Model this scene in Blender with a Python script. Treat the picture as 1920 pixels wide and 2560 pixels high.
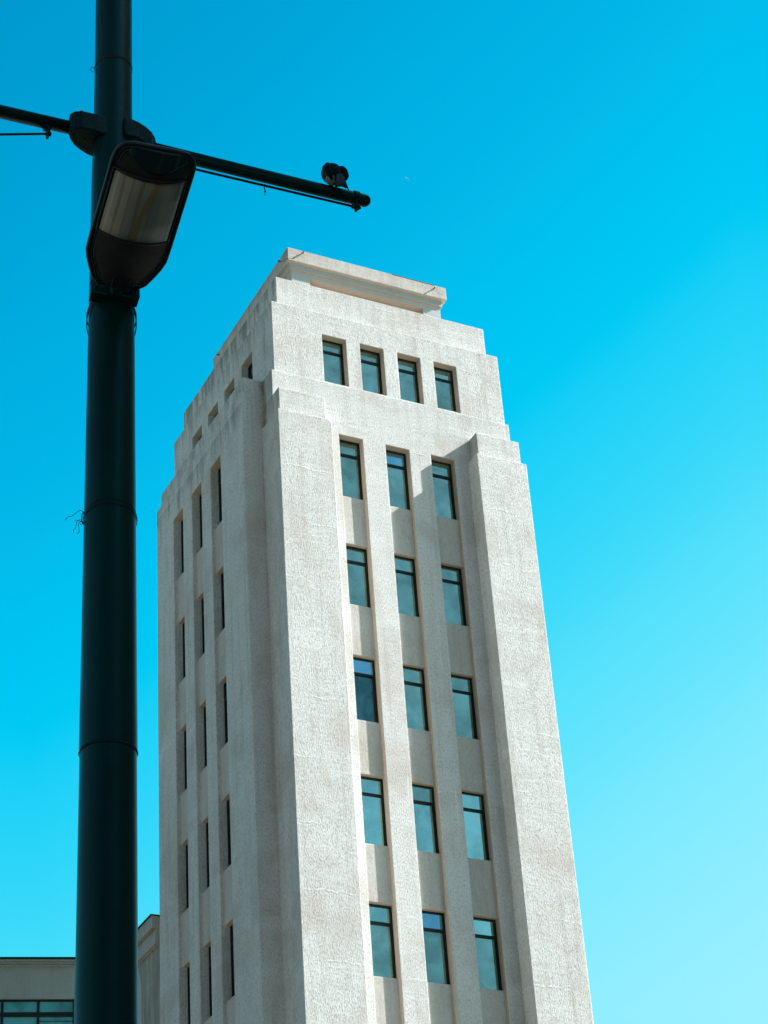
import bpy, bmesh, math, random
from mathutils import Vector, Matrix, noise
R = math.radians
random.seed(7)
scene = bpy.context.scene
for o in list(bpy.data.objects): bpy.data.objects.remove(o)
CAMH = 1.6

# ------------------------------------------------------------------ camera
RIGHT = Vector((0.898, -0.436, -0.064)); 
yaw, pitch, roll = 0.49325262, 0.57452294, -0.07586691
f = Vector((math.sin(yaw)*math.cos(pitch), math.cos(yaw)*math.cos(pitch), math.sin(pitch)))
r0 = Vector((math.cos(yaw), -math.sin(yaw), 0)); u0 = r0.cross(f)
rr = math.cos(roll)*r0 + math.sin(roll)*u0
uu = -math.sin(roll)*r0 + math.cos(roll)*u0
cam_d = bpy.data.cameras.new("camera"); cam = bpy.data.objects.new("camera", cam_d)
scene.collection.objects.link(cam); scene.camera = cam
cam_d.sensor_fit = 'HORIZONTAL'; cam_d.sensor_width = 36.0
cam_d.lens = 5325.1/1920*36.0
cam_d.clip_start = 0.1; cam_d.clip_end = 8000
m = Matrix((rr, uu, -f)).transposed().to_4x4(); m.translation = Vector((0, 0, CAMH))
cam.matrix_world = m

# ------------------------------------------------------------------ world, sun, exposure
SUN = Vector((0.743, -0.182, 0.644)).normalized()
SUN_EL = math.asin(SUN.z); SUN_AZ = math.atan2(SUN.x, SUN.y)      # clockwise from +Y
world = bpy.data.worlds.new("World"); scene.world = world; world.use_nodes = True
wn, wl = world.node_tree.nodes, world.node_tree.links
wn.clear()
wo = wn.new('ShaderNodeOutputWorld'); bg = wn.new('ShaderNodeBackground')
sky = wn.new('ShaderNodeTexSky'); sky.sky_type = 'NISHITA'; sky.sun_disc = False
sky.sun_elevation = SUN_EL; sky.sun_rotation = SUN_AZ
sky.air_density = 1.0; sky.dust_density = 1.0; sky.ozone_density = 1.5
bg.inputs['Strength'].default_value = 0.12
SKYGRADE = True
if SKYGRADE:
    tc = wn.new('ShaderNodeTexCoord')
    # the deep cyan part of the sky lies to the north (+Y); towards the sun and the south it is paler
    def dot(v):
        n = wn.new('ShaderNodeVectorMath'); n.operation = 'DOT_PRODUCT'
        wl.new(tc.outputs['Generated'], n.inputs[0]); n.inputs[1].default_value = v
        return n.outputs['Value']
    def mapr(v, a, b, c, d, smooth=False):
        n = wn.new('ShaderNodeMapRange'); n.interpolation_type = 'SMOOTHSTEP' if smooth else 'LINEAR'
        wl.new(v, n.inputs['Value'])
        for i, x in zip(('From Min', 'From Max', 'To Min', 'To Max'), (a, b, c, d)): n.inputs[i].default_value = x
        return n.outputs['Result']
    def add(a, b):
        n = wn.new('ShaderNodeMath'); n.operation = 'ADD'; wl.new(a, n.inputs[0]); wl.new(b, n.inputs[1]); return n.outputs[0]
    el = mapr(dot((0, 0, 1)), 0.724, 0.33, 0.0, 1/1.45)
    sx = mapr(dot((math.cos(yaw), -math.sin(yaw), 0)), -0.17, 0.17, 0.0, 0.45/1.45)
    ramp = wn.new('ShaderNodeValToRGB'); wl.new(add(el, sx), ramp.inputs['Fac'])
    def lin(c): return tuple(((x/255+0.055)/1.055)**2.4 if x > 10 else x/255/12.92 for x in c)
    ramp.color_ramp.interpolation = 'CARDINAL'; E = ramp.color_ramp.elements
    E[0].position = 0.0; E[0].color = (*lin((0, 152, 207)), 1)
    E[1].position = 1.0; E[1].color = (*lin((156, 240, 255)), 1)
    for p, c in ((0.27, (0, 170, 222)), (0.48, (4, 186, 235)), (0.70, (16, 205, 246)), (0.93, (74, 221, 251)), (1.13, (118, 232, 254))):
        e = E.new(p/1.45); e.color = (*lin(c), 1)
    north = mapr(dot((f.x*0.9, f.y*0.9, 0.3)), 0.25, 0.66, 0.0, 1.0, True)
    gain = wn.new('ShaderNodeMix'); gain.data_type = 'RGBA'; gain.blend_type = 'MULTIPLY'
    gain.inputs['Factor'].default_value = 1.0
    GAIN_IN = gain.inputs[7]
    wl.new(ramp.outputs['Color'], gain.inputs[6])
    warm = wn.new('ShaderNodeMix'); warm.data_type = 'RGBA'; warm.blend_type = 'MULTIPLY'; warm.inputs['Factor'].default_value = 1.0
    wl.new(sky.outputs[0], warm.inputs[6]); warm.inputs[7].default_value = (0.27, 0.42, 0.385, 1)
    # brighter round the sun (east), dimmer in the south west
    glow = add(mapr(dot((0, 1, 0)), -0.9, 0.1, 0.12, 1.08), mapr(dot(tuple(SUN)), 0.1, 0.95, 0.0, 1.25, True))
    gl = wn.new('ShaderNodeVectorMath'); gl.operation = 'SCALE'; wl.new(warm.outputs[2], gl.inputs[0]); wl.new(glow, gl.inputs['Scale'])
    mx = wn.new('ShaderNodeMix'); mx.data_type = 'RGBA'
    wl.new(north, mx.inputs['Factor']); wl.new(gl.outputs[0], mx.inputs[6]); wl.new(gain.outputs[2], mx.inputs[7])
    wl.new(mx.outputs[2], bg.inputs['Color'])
else:
    wl.new(sky.outputs[0], bg.inputs['Color'])
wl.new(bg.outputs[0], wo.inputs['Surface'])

sun_d = bpy.data.lights.new("sun", 'SUN'); sun_d.energy = 5.0; sun_d.angle = R(0.5); sun_d.color = (1.0, 0.96, 0.91)
sun = bpy.data.objects.new("sun", sun_d); scene.collection.objects.link(sun)
sun.rotation_euler = SUN.to_track_quat('Z', 'Y').to_euler(); sun.location = (30, -20, 80)
scene.view_settings.view_transform = 'Standard'; scene.view_settings.look = 'None'
scene.view_settings.gamma = 1.0; scene.view_settings.use_curve_mapping = False
EXPO = 1.40
scene.view_settings.exposure = EXPO
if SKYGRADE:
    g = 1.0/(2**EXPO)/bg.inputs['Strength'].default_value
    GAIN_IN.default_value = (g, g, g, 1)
scene.render.engine = 'CYCLES'
scene.cycles.max_bounces = 8; scene.cycles.diffuse_bounces = 5

# ------------------------------------------------------------------ materials
def new_mat(name):
    mt = bpy.data.materials.new(name); mt.use_nodes = True
    nt = mt.node_tree; b = nt.nodes['Principled BSDF']
    return mt, nt, b
class NT:
    def __init__(s, nt): s.nt = nt; s.tc = nt.nodes.new('ShaderNodeTexCoord')
    def mapping(s, scale, rot=(0, 0, 0), out='Object'):
        n = s.nt.nodes.new('ShaderNodeMapping'); n.inputs['Scale'].default_value = scale; n.inputs['Rotation'].default_value = rot
        s.nt.links.new(s.tc.outputs[out], n.inputs[0]); return n.outputs[0]
    def noise(s, vec, scale, detail=4, rough=0.55, dist=0.0):
        n = s.nt.nodes.new('ShaderNodeTexNoise'); n.inputs['Scale'].default_value = scale
        n.inputs['Detail'].default_value = detail; n.inputs['Roughness'].default_value = rough; n.inputs['Distortion'].default_value = dist
        s.nt.links.new(vec, n.inputs['Vector']); return n.outputs['Fac']
    def rng(s, v, a, b, c=0.0, d=1.0, smooth=True):
        n = s.nt.nodes.new('ShaderNodeMapRange'); n.interpolation_type = 'SMOOTHSTEP' if smooth else 'LINEAR'
        if isinstance(v, (int, float)): n.inputs['Value'].default_value = v
        else: s.nt.links.new(v, n.inputs['Value'])
        for i, x in zip(('From Min', 'From Max', 'To Min', 'To Max'), (a, b, c, d)): n.inputs[i].default_value = x
        return n.outputs['Result']
    def math(s, op, a, b=0.5, c=0.5):
        n = s.nt.nodes.new('ShaderNodeMath'); n.operation = op
        for i, x in enumerate((a, b, c)):
            if isinstance(x, (int, float)): n.inputs[i].default_value = x
            else: s.nt.links.new(x, n.inputs[i])
        return n.outputs[0]
    def mix(s, f, a, b, mode='MIX'):
        n = s.nt.nodes.new('ShaderNodeMix'); n.data_type = 'RGBA'; n.blend_type = mode
        for i, x in ((0, f), (6, a), (7, b)):
            if isinstance(x, (int, float)): n.inputs[i].default_value = x
            elif isinstance(x, tuple): n.inputs[i].default_value = (*x, 1) if len(x) == 3 else x
            else: s.nt.links.new(x, n.inputs[i])
        return n.outputs[2]
    def sep(s):
        n = s.nt.nodes.new('ShaderNodeSeparateXYZ'); s.nt.links.new(s.tc.outputs['Object'], n.inputs[0]); return n.outputs
    def bump(s, h, strength, dist, prev=None):
        n = s.nt.nodes.new('ShaderNodeBump'); n.inputs['Strength'].default_value = strength; n.inputs['Distance'].default_value = dist
        s.nt.links.new(h, n.inputs['Height'])
        if prev is not None: s.nt.links.new(prev, n.inputs['Normal'])
        return n.outputs[0]

S = 0.8                                   # metres per tower unit
def stucco(name, base=(0.71, 0.73, 0.73), rough_grain=1.0, stains=1.0, soot_levels=(), corner=False, lines=False):
    mt, nt, b = new_mat(name); t = NT(nt)
    plain = t.mapping((1, 1, 1)); vert = t.mapping((1, 1, 0.42)); streak = t.mapping((1, 1, 0.05)); band = t.mapping((0.25, 0.25, 1))
    grain = t.noise(vert, 30, 4, 0.8)
    fine = t.noise(plain, 60, 3, 0.7)
    blot = t.noise(plain, 0.55, 6, 0.6, 0.4)
    blot2 = t.noise(t.mapping((1, 1, 0.6)), 1.6, 6, 0.65, 0.3)
    stk = t.noise(streak, 4.0, 6, 0.65)
    bandn = t.noise(band, 0.9, 5, 0.6, 0.6)
    spk = t.noise(vert, 34, 2, 0.5)
    col = t.mix(t.rng(blot, 0.44, 0.70, 0, 0.75*stains), base, tuple(x*y for x, y in zip(base, (0.80, 0.745, 0.70))))
    col = t.mix(t.rng(blot2, 0.50, 0.75, 0, 0.5*stains), col, tuple(x*y for x, y in zip(base, (0.74, 0.68, 0.62))))
    col = t.mix(t.rng(stk, 0.48, 0.72, 0, 0.55*stains), col, tuple(x*y for x, y in zip(base, (0.68, 0.64, 0.60))))
    drip = t.noise(t.mapping((1, 1, 0.04)), 7.5, 3, 0.5)
    col = t.mix(t.rng(drip, 0.66, 0.74, 0, 0.6*stains), col, tuple(x*y for x, y in zip(base, (1.22, 1.24, 1.26))))
    rust = t.math('MULTIPLY', t.rng(t.noise(plain, 1.1, 6, 0.75, 0.2), 0.60, 0.70), t.rng(t.noise(plain, 0.35, 2), 0.45, 0.6))
    col = t.mix(t.math('MULTIPLY', rust, 0.55*stains), col, tuple(x*y for x, y in zip(base, (0.80, 0.62, 0.50))))
    col = t.mix(t.rng(bandn, 0.55, 0.70, 0, 0.35*stains), col, tuple(x*y for x, y in zip(base, (1.18, 1.2, 1.22))))
    col = t.mix(t.rng(grain, 0.48, 0.62, 0, 0.66*rough_grain), col, tuple(x*y for x, y in zip(base, (0.50, 0.46, 0.42))))
    col = t.mix(t.rng(spk, 0.66, 0.74, 0, 0.25*rough_grain), col, tuple(x*y for x, y in zip(base, (0.32, 0.30, 0.28))))
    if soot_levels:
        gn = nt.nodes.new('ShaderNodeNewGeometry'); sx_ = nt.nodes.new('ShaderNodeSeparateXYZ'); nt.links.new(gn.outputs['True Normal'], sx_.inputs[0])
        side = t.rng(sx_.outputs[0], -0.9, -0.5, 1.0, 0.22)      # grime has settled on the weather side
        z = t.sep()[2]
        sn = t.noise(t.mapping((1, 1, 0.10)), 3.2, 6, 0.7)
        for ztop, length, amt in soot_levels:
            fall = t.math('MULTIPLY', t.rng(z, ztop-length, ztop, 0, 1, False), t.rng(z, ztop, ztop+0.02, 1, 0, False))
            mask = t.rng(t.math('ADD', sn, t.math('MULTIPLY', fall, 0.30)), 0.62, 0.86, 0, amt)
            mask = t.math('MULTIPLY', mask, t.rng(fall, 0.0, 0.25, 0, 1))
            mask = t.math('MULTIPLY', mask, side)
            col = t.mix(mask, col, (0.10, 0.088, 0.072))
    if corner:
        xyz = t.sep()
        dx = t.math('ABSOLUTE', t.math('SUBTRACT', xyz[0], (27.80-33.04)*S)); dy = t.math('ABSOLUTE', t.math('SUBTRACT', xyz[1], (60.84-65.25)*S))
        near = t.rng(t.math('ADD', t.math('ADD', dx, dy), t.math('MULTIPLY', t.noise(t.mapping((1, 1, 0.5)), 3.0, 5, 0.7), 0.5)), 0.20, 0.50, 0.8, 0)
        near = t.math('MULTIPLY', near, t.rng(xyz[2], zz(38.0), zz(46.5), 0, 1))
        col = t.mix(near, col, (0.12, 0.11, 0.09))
    nt.links.new(col, b.inputs['Base Color'])
    b.inputs['Roughness'].default_value = 0.92; b.inputs['Specular IOR Level'].default_value = 0.15
    n1 = t.bump(bandn, 0.35, 0.10)
    n2 = t.bump(blot2, 0.14, 0.05, n1)
    if lines:                                   # faint pour joints every storey third, broken and slightly wavy
        z = t.sep()[2]
        wv = t.math('ADD', z, t.math('MULTIPLY', t.noise(t.mapping((1, 1, 1)), 1.3, 5, 0.65), 0.42))
        fr_ = t.math('ABSOLUTE', t.math('SUBTRACT', t.math('FRACT', t.math('DIVIDE', wv, 1.93)), 0.5))
        gate = t.rng(t.noise(t.mapping((0.8, 0.8, 1)), 0.9, 4), 0.50, 0.60)
        ln = t.math('MULTIPLY', t.rng(fr_, 0.0, 0.022, 1, 0), gate)
        n2 = t.bump(ln, 0.30, 0.02, n2)
        prev = b.inputs['Base Color'].links[0].from_socket
        nt.links.new(t.mix(t.math('MULTIPLY', ln, 0.22), prev, tuple(x*1.2 for x in base)), b.inputs['Base Color'])
    n3 = t.bump(grain, 1.0*rough_grain, 0.028, n2)
    n4 = t.bump(fine, 0.35*rough_grain, 0.008, n3)
    nt.links.new(n4, b.inputs['Normal'])
    return mt

def simple(name, col, rough=0.5, metal=0.0, var=0.25, scale=8, bump=0.0, spec=0.5, vscale=(1, 1, 1), col2=None, lo=0.4, hi=0.7, scuff=None):
    mt, nt, b = new_mat(name); t = NT(nt)
    n = t.noise(t.mapping(vscale), scale, 5, 0.6)
    c2 = col2 or tuple(x*(1-var) for x in col)
    nt.links.new(t.mix(t.rng(n, lo, hi), col, c2), b.inputs['Base Color'])
    if scuff:
        sn = t.noise(t.mapping((1, 1, 0.35)), 55, 4, 0.8); big = t.noise(t.mapping((1, 1, 1)), 3.5, 3)
        fac = t.math('MULTIPLY', t.rng(sn, 0.66, 0.74), t.rng(big, 0.5, 0.62, 0, 0.6))
        prev = b.inputs['Base Color'].links[0].from_socket
        nt.links.new(t.mix(fac, prev, scuff), b.inputs['Base Color'])
    nt.links.new(t.rng(n, 0.3, 0.7, rough*0.85, min(1, rough*1.2)), b.inputs['Roughness'])
    b.inputs['Metallic'].default_value = metal; b.inputs['Specular IOR Level'].default_value = spec
    if bump: nt.links.new(t.bump(n, bump, 0.01), b.inputs['Normal'])
    return mt

M = {}
T1TOP, T2TOP, T3TOP, P1TOP, P2TOP = 54.76, 53.17, 49.70, 48.45, 47.32
zz = lambda z: z*S + CAMH
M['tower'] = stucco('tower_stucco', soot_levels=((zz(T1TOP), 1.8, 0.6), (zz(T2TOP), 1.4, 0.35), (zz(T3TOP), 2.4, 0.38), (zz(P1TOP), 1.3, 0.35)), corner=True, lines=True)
M['spandrel'] = stucco('spandrel_stucco', base=(0.56, 0.55, 0.52), rough_grain=0.55, stains=0.7)
M['reveal'] = stucco('warm_bounce_reveal', base=(0.53, 0.43, 0.34), rough_grain=0.15, stains=0.4)  # warm bounce light painted into soffits and the left-facing front reveals
M['cornice'] = stucco('cornice_stucco', base=(0.56, 0.54, 0.51), rough_grain=0.5, stains=0.8, soot_levels=((zz(57.32), 0.6, 0.35),))
M['smooth'] = stucco('smooth_frieze_paint', base=(0.46, 0.50, 0.49), rough_grain=0.1, stains=0.3)
M['annex'] = stucco('annex_stucco', base=(0.44, 0.45, 0.43), rough_grain=0.4, stains=1.0, soot_levels=((zz(29.87), 9.0, 0.38),))
M['block'] = stucco('side_block_stucco', base=(0.33, 0.38, 0.37), rough_grain=0.25, stains=0.5)
M['dark'] = simple('dark_interior', (0.01, 0.014, 0.014), 0.8)
M['frame'] = simple('dark_window_frame', (0.010, 0.016, 0.016), 0.55, spec=0.3)
M['green'] = simple('dark_green_pole_paint', (0.0010, 0.030, 0.027), 0.36, spec=0.28, var=0.5, scuff=(0.05, 0.10, 0.10), scale=3.0, vscale=(1, 1, 0.4), bump=0.05)
M['greendark'] = simple('worn_green_casting', (0.003, 0.016, 0.016), 0.5, spec=0.25, scale=25, col2=(0.03, 0.085, 0.085), lo=0.60, hi=0.75, bump=0.3)
M['lampbody'] = simple('grimy_lamp_housing', (0.030, 0.026, 0.021), 0.5, scale=6, col2=(0.012, 0.011, 0.009), vscale=(1, 1, 1), bump=0.1)
M['lamprim'] = simple('black_lamp_rim', (0.010, 0.014, 0.014), 0.38, scale=30, col2=(0.035, 0.045, 0.045), lo=0.66, hi=0.75)
M['lampedge'] = simple('worn_lamp_edge', (0.05, 0.055, 0.05), 0.4, scale=20, col2=(0.012, 0.013, 0.013), lo=0.45, hi=0.6)
M['lampend'] = simple('streaked_teal_lamp_end', (0.004, 0.018, 0.020), 0.35, scale=16, col2=(0.02, 0.065, 0.07), vscale=(3, 0.15, 0.15), lo=0.52, hi=0.72)
M['black'] = simple('black_rubber', (0.006, 0.006, 0.007), 0.6)
M['rust'] = simple('rusty_metal', (0.10, 0.05, 0.025), 0.8, scale=40, bump=0.2)
M['cable'] = simple('brown_cable', (0.11, 0.07, 0.05), 0.6, scale=60)
M['ground'] = simple('paving_ground', (0.17, 0.15, 0.11), 0.9, scale=1.2, var=0.2)
M['feather'] = simple('dark_pigeon_feathers', (0.003, 0.007, 0.009), 0.7, scale=60, col2=(0.008, 0.016, 0.018), spec=0.12, bump=0.4)
M['tailfeather'] = simple('teal_grey_tail_feathers', (0.010, 0.040, 0.042), 0.6, scale=50, col2=(0.004, 0.014, 0.016), vscale=(3, 1, 0.3))
M['featherpale'] = simple('pale_rump_feathers', (0.30, 0.27, 0.27), 0.7, scale=60, bump=0.3)
M['gullwhite'] = simple('white_gull_feathers', (0.75, 0.75, 0.75), 0.7)
M['blind'] = simple('pale_arch_blind', (0.42, 0.46, 0.55), 0.8, var=0.1)

def glass_mat(name, tint, refl, deep):
    mt, nt, b = new_mat(name); t = NT(nt)
    nt.nodes.remove(b)
    out = nt.nodes['Material Output']
    oi = nt.nodes.new('ShaderNodeObjectInfo')
    off = nt.nodes.new('ShaderNodeVectorMath'); off.operation = 'ADD'
    cmb = nt.nodes.new('ShaderNodeCombineXYZ')
    sc = t.math('MULTIPLY', oi.outputs['Random'], 37.0)
    for i in range(3): nt.links.new(sc, cmb.inputs[i])
    nt.links.new(t.tc.outputs['Object'], off.inputs[0]); nt.links.new(cmb.outputs[0], off.inputs[1])
    n1 = t.noise(off.outputs[0], 1.3, 5, 0.6, 0.4)
    n2 = t.noise(off.outputs[0], 26, 3, 0.6)
    d = nt.nodes.new('ShaderNodeBsdfDiffuse')
    nt.links.new(t.mix(t.rng(n1, 0.35, 0.7), deep, tuple(x*0.45 for x in deep)), d.inputs['Color'])
    g = nt.nodes.new('ShaderNodeBsdfGlossy')
    g.inputs['Color'].default_value = (*tint, 1)
    nt.links.new(t.rng(n2, 0.3, 0.7, 0.03, 0.09), g.inputs['Roughness'])
    mixs = nt.nodes.new('ShaderNodeMixShader')
    fr = t.math('ADD', t.rng(n1, 0.3, 0.7, refl+0.08, refl-0.10), t.rng(oi.outputs['Random'], 0, 1, -0.06, 0.06, False))
    fr = t.math('ADD', fr, t.rng(n2, 0.45, 0.75, 0.0, -0.08))
    nt.links.new(fr, mixs.inputs[0]); nt.links.new(d.outputs[0], mixs.inputs[1]); nt.links.new(g.outputs[0], mixs.inputs[2])
    nt.links.new(mixs.outputs[0], out.inputs['Surface'])
    return mt
M['glass'] = glass_mat('tinted_window_glass', (0.60, 0.98, 0.86), 0.58, (0.08, 0.15, 0.13))
M['glass_film'] = glass_mat('frosted_film_glass', (0.62, 0.92, 0.78), 0.42, (0.08, 0.15, 0.13))
M['glass_dark'] = glass_mat('dark_open_glass', (0.30, 0.62, 0.60), 0.28, (0.01, 0.03, 0.04))
M['glass_blue'] = glass_mat('clear_blue_glass', (0.42, 0.84, 1.0), 0.58, (0.04, 0.11, 0.16))
M['glass_low'] = glass_mat('ribbon_window_glass', (0.45, 0.95, 0.95), 0.42, (0.18, 0.72, 0.78))
M['glass_side'] = glass_mat('shaded_window_glass', (0.42, 0.85, 0.90), 0.45, (0.02, 0.05, 0.055))

def lens_mat():
    mt, nt, b = new_mat('grubby_lamp_lens'); t = NT(nt)
    x, y, z = t.sep()
    str_ = t.noise(t.mapping((1, 0.04, 1)), 26, 4, 0.6)
    soft = t.noise(t.mapping((1, 0.12, 1)), 9, 3, 0.5)
    grit = t.noise(t.mapping((1, 1, 1)), 160, 3, 0.6)
    col = t.mix(t.rng(soft, 0.35, 0.65), (0.46, 0.36, 0.29), (0.27, 0.24, 0.195))
    col = t.mix(t.rng(str_, 0.48, 0.62, 0, 0.7), col, (0.18, 0.155, 0.125))
    # ochre run along the bowl, where rust has washed down
    c = t.math('ADD', t.math('MULTIPLY', y, 0.12), t.math('MULTIPLY', t.noise(t.mapping((1, 1, 1)), 9, 2), 0.05))
    dd = t.math('ABSOLUTE', t.math('SUBTRACT', x, t.math('ADD', c, -0.022)))
    col = t.mix(t.rng(dd, 0.006, 0.022, 0.75, 0), col, (0.30, 0.18, 0.04))
    col = t.mix(t.rng(grit, 0.62, 0.72, 0, 0.35), col, (0.30, 0.27, 0.24))
    edge = t.rng(t.math('ABSOLUTE', x), 0.122, 0.130, 0, 0.7)
    edge = t.math('MULTIPLY', edge, t.rng(t.math('ABSOLUTE', x), 0.133, 0.137, 1, 0.2))
    col = t.mix(edge, col, (0.62, 0.50, 0.40))
    nt.links.new(col, b.inputs['Base Color'])
    b.inputs['Roughness'].default_value = 0.5; b.inputs['Specular IOR Level'].default_value = 0.4
    return mt
M['lens'] = lens_mat()

for k_ in ('green', 'greendark'):
    M[k_].node_tree.nodes['Principled BSDF'].inputs['Specular Tint'].default_value = (0.35, 1.0, 1.0, 1)
# ------------------------------------------------------------------ helpers
COL = scene.collection
def tag(o, label=None, cat=None, group=None, kind=None):
    for k, v in (('label', label), ('category', cat), ('group', group), ('kind', kind)):
        if v: o[k] = v
    return o
def empty(name, loc, label, cat, group=None):
    o = bpy.data.objects.new(name, None); COL.objects.link(o); o.location = loc
    o.empty_display_size = 0.5
    return tag(o, label, cat, group)
def wpos(o):
    p = Vector((0, 0, 0))
    while o is not None: p += Vector(o.location); o = o.parent
    return p
def link(name, bm, mats, parent=None, bevel=0.0, smooth=False, origin=None, segs=2):
    """bm is in world metres; object origin = the parent's base (or origin)"""
    base = wpos(parent) if parent else Vector((0, 0, 0))
    org = Vector(origin) if origin is not None else base
    bmesh.ops.remove_doubles(bm, verts=bm.verts, dist=1e-5)
    bmesh.ops.recalc_face_normals(bm, faces=bm.faces)
    bmesh.ops.translate(bm, verts=bm.verts, vec=-org)
    me = bpy.data.meshes.new(name); bm.to_mesh(me); bm.free()
    for mm in (mats if isinstance(mats, (list, tuple)) else [mats]): me.materials.append(mm)
    if smooth:
        for p in me.polygons: p.use_smooth = True
    o = bpy.data.objects.new(name, me); COL.objects.link(o)
    if parent: o.parent = parent
    o.location = org - base
    if bevel:
        md = o.modifiers.new('bevel', 'BEVEL'); md.width = bevel; md.segments = segs; md.limit_method = 'ANGLE'; md.angle_limit = R(35)
        md.harden_normals = False
    return o
def quad(bm, pts, mi=0):
    f_ = bm.faces.new([bm.verts.new(p) for p in pts]); f_.material_index = mi; return f_
def box(bm, a, b, mi=0):
    x0, y0, z0 = a; x1, y1, z1 = b
    v = [(x0,y0,z0),(x1,y0,z0),(x1,y1,z0),(x0,y1,z0),(x0,y0,z1),(x1,y0,z1),(x1,y1,z1),(x0,y1,z1)]
    V = [bm.verts.new(p) for p in v]
    for q in ((0,1,5,4),(1,2,6,5),(2,3,7,6),(3,0,4,7),(4,5,6,7),(3,2,1,0)):
        bm.faces.new([V[i] for i in q]).material_index = mi
def tube(bm, pts, radii, n=16, cap=True, mi=0):
    pts = [Vector(p) for p in pts]
    if isinstance(radii, (int, float)): radii = [radii]*len(pts)
    rings = []; up = None
    for i, p in enumerate(pts):
        d = (pts[min(i+1, len(pts)-1)] - pts[max(i-1, 0)]).normalized()
        if up is None:
            up = Vector((0, 0, 1)) if abs(d.z) < 0.9 else Vector((1, 0, 0))
        a = d.cross(up).normalized(); up2 = a.cross(d).normalized(); up = up2
        rings.append([bm.verts.new(p + (a*math.cos(2*math.pi*k/n) + up2*math.sin(2*math.pi*k/n))*radii[i]) for k in range(n)])
    for i in range(len(rings)-1):
        for k in range(n):
            bm.faces.new((rings[i][k], rings[i][(k+1) % n], rings[i+1][(k+1) % n], rings[i+1][k])).material_index = mi
    if cap:
        bm.faces.new(rings[0][::-1]).material_index = mi; bm.faces.new(rings[-1]).material_index = mi

def block(bm, x0, x1, y0, y1, z0, z1, front=(), left=(), zextra=()):
    """box in tower units whose front (y0) and left (x0) faces are stepped panels.
    panel entries: (a0, a1, z0, z1, depth, matindex)"""
    xs = sorted({x0, x1, *[v for p in front for v in p[:2]]})
    ys = sorted({y0, y1, *[v for p in left for v in p[:2]]})
    zs = sorted({z0, z1, *[v for p in front for v in p[2:4]], *[v for p in left for v in p[2:4]], *zextra})
    W = lambda x, y, z: (x*S, y*S, z*S + CAMH)
    def panel(as_, ents, P, headmat, sidemat):
        na, nz = len(as_)-1, len(zs)-1
        D = [[(0.0, 0) for _ in range(nz)] for _ in range(na)]
        for e in ents:
            for i in range(na):
                for j in range(nz):
                    if as_[i] >= e[0]-1e-6 and as_[i+1] <= e[1]+1e-6 and zs[j] >= e[2]-1e-6 and zs[j+1] <= e[3]+1e-6:
                        D[i][j] = (e[4], e[5])
        lev = sorted({0.0, *[e[4] for e in ents]})
        for i in range(na):
            for j in range(nz):
                d, mi = D[i][j]
                quad(bm, [P(as_[i], d, zs[j]), P(as_[i+1], d, zs[j]), P(as_[i+1], d, zs[j+1]), P(as_[i], d, zs[j+1])], mi)
        for i in range(1, na):
            for j in range(nz):
                a, b = D[i-1][j][0], D[i][j][0]
                lo, hi = min(a, b), max(a, b)
                for k in range(len(lev)-1):
                    if lev[k] >= lo-1e-9 and lev[k+1] <= hi+1e-9 and hi > lo:
                        quad(bm, [P(as_[i], lev[k], zs[j]), P(as_[i], lev[k+1], zs[j]), P(as_[i], lev[k+1], zs[j+1]), P(as_[i], lev[k], zs[j+1])], sidemat if a > b else 0)
        for i in range(na):
            for j in range(1, nz):
                a, b = D[i][j-1][0], D[i][j][0]
                lo, hi = min(a, b), max(a, b)
                for k in range(len(lev)-1):
                    if lev[k] >= lo-1e-9 and lev[k+1] <= hi+1e-9 and hi > lo:
                        quad(bm, [P(as_[i], lev[k], zs[j]), P(as_[i], lev[k+1], zs[j]), P(as_[i+1], lev[k+1], zs[j]), P(as_[i+1], lev[k], zs[j])], headmat if a > b else 0)
    panel(xs, front, lambda a, d, z: W(a, y0+d, z), 2, 2)
    panel(ys, left, lambda a, d, z: W(x0+d, a, z), 2, 0)
    for i in range(len(xs)-1):
        for j in range(len(zs)-1):
            quad(bm, [W(xs[i], y1, zs[j]), W(xs[i+1], y1, zs[j]), W(xs[i+1], y1, zs[j+1]), W(xs[i], y1, zs[j+1])])
        for j in range(len(ys)-1):
            for z in (z0, z1):
                quad(bm, [W(xs[i], ys[j], z), W(xs[i+1], ys[j], z), W(xs[i+1], ys[j+1], z), W(xs[i], ys[j+1], z)])
    for i in range(len(ys)-1):
        for j in range(len(zs)-1):
            quad(bm, [W(x1, ys[i], zs[j]), W(x1, ys[i+1], zs[j]), W(x1, ys[i+1], zs[j+1]), W(x1, ys[i], zs[j+1])])

# ------------------------------------------------------------------ ground
bm = bmesh.new()
quad(bm, [(-1500, -1500, 0), (1500, -1500, 0), (1500, 1500, 0), (-1500, 1500, 0)])
tag(link('ground', bm, M['ground']), kind='structure')

# ------------------------------------------------------------------ unseen building added right of the frame to shade the pole
ob = empty('added_shade_building', (24, -7, 0), 'plain rendered building with rows of dark windows, added out of frame at the right to shade the lamp pole', 'building')
bm = bmesh.new()
box(bm, (14.2, -28, 0), (34, 12, 26.0))
nb = link('wall', bm, M['block'], ob)
bm = bmesh.new(); box(bm, (13.8, -28.3, 25.2), (34.3, 12.3, 26.4)); link('cornice', bm, M['block'], ob, bevel=0.05)
wbm = bmesh.new(); box(wbm, (14.1, -0.6, 0), (14.25, 0.6, 2.2)); wme = bpy.data.meshes.new('window'); wbm.to_mesh(wme); wbm.free(); wme.materials.append(M['dark'])
for fl_ in range(6):
    for k_ in range(10):
        w_ = bpy.data.objects.new('window', wme); COL.objects.link(w_); w_.parent = ob; w_.location = Vector((0, -26+k_*4, 1.6+fl_*4)) - Vector((24, -7, 0))

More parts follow.
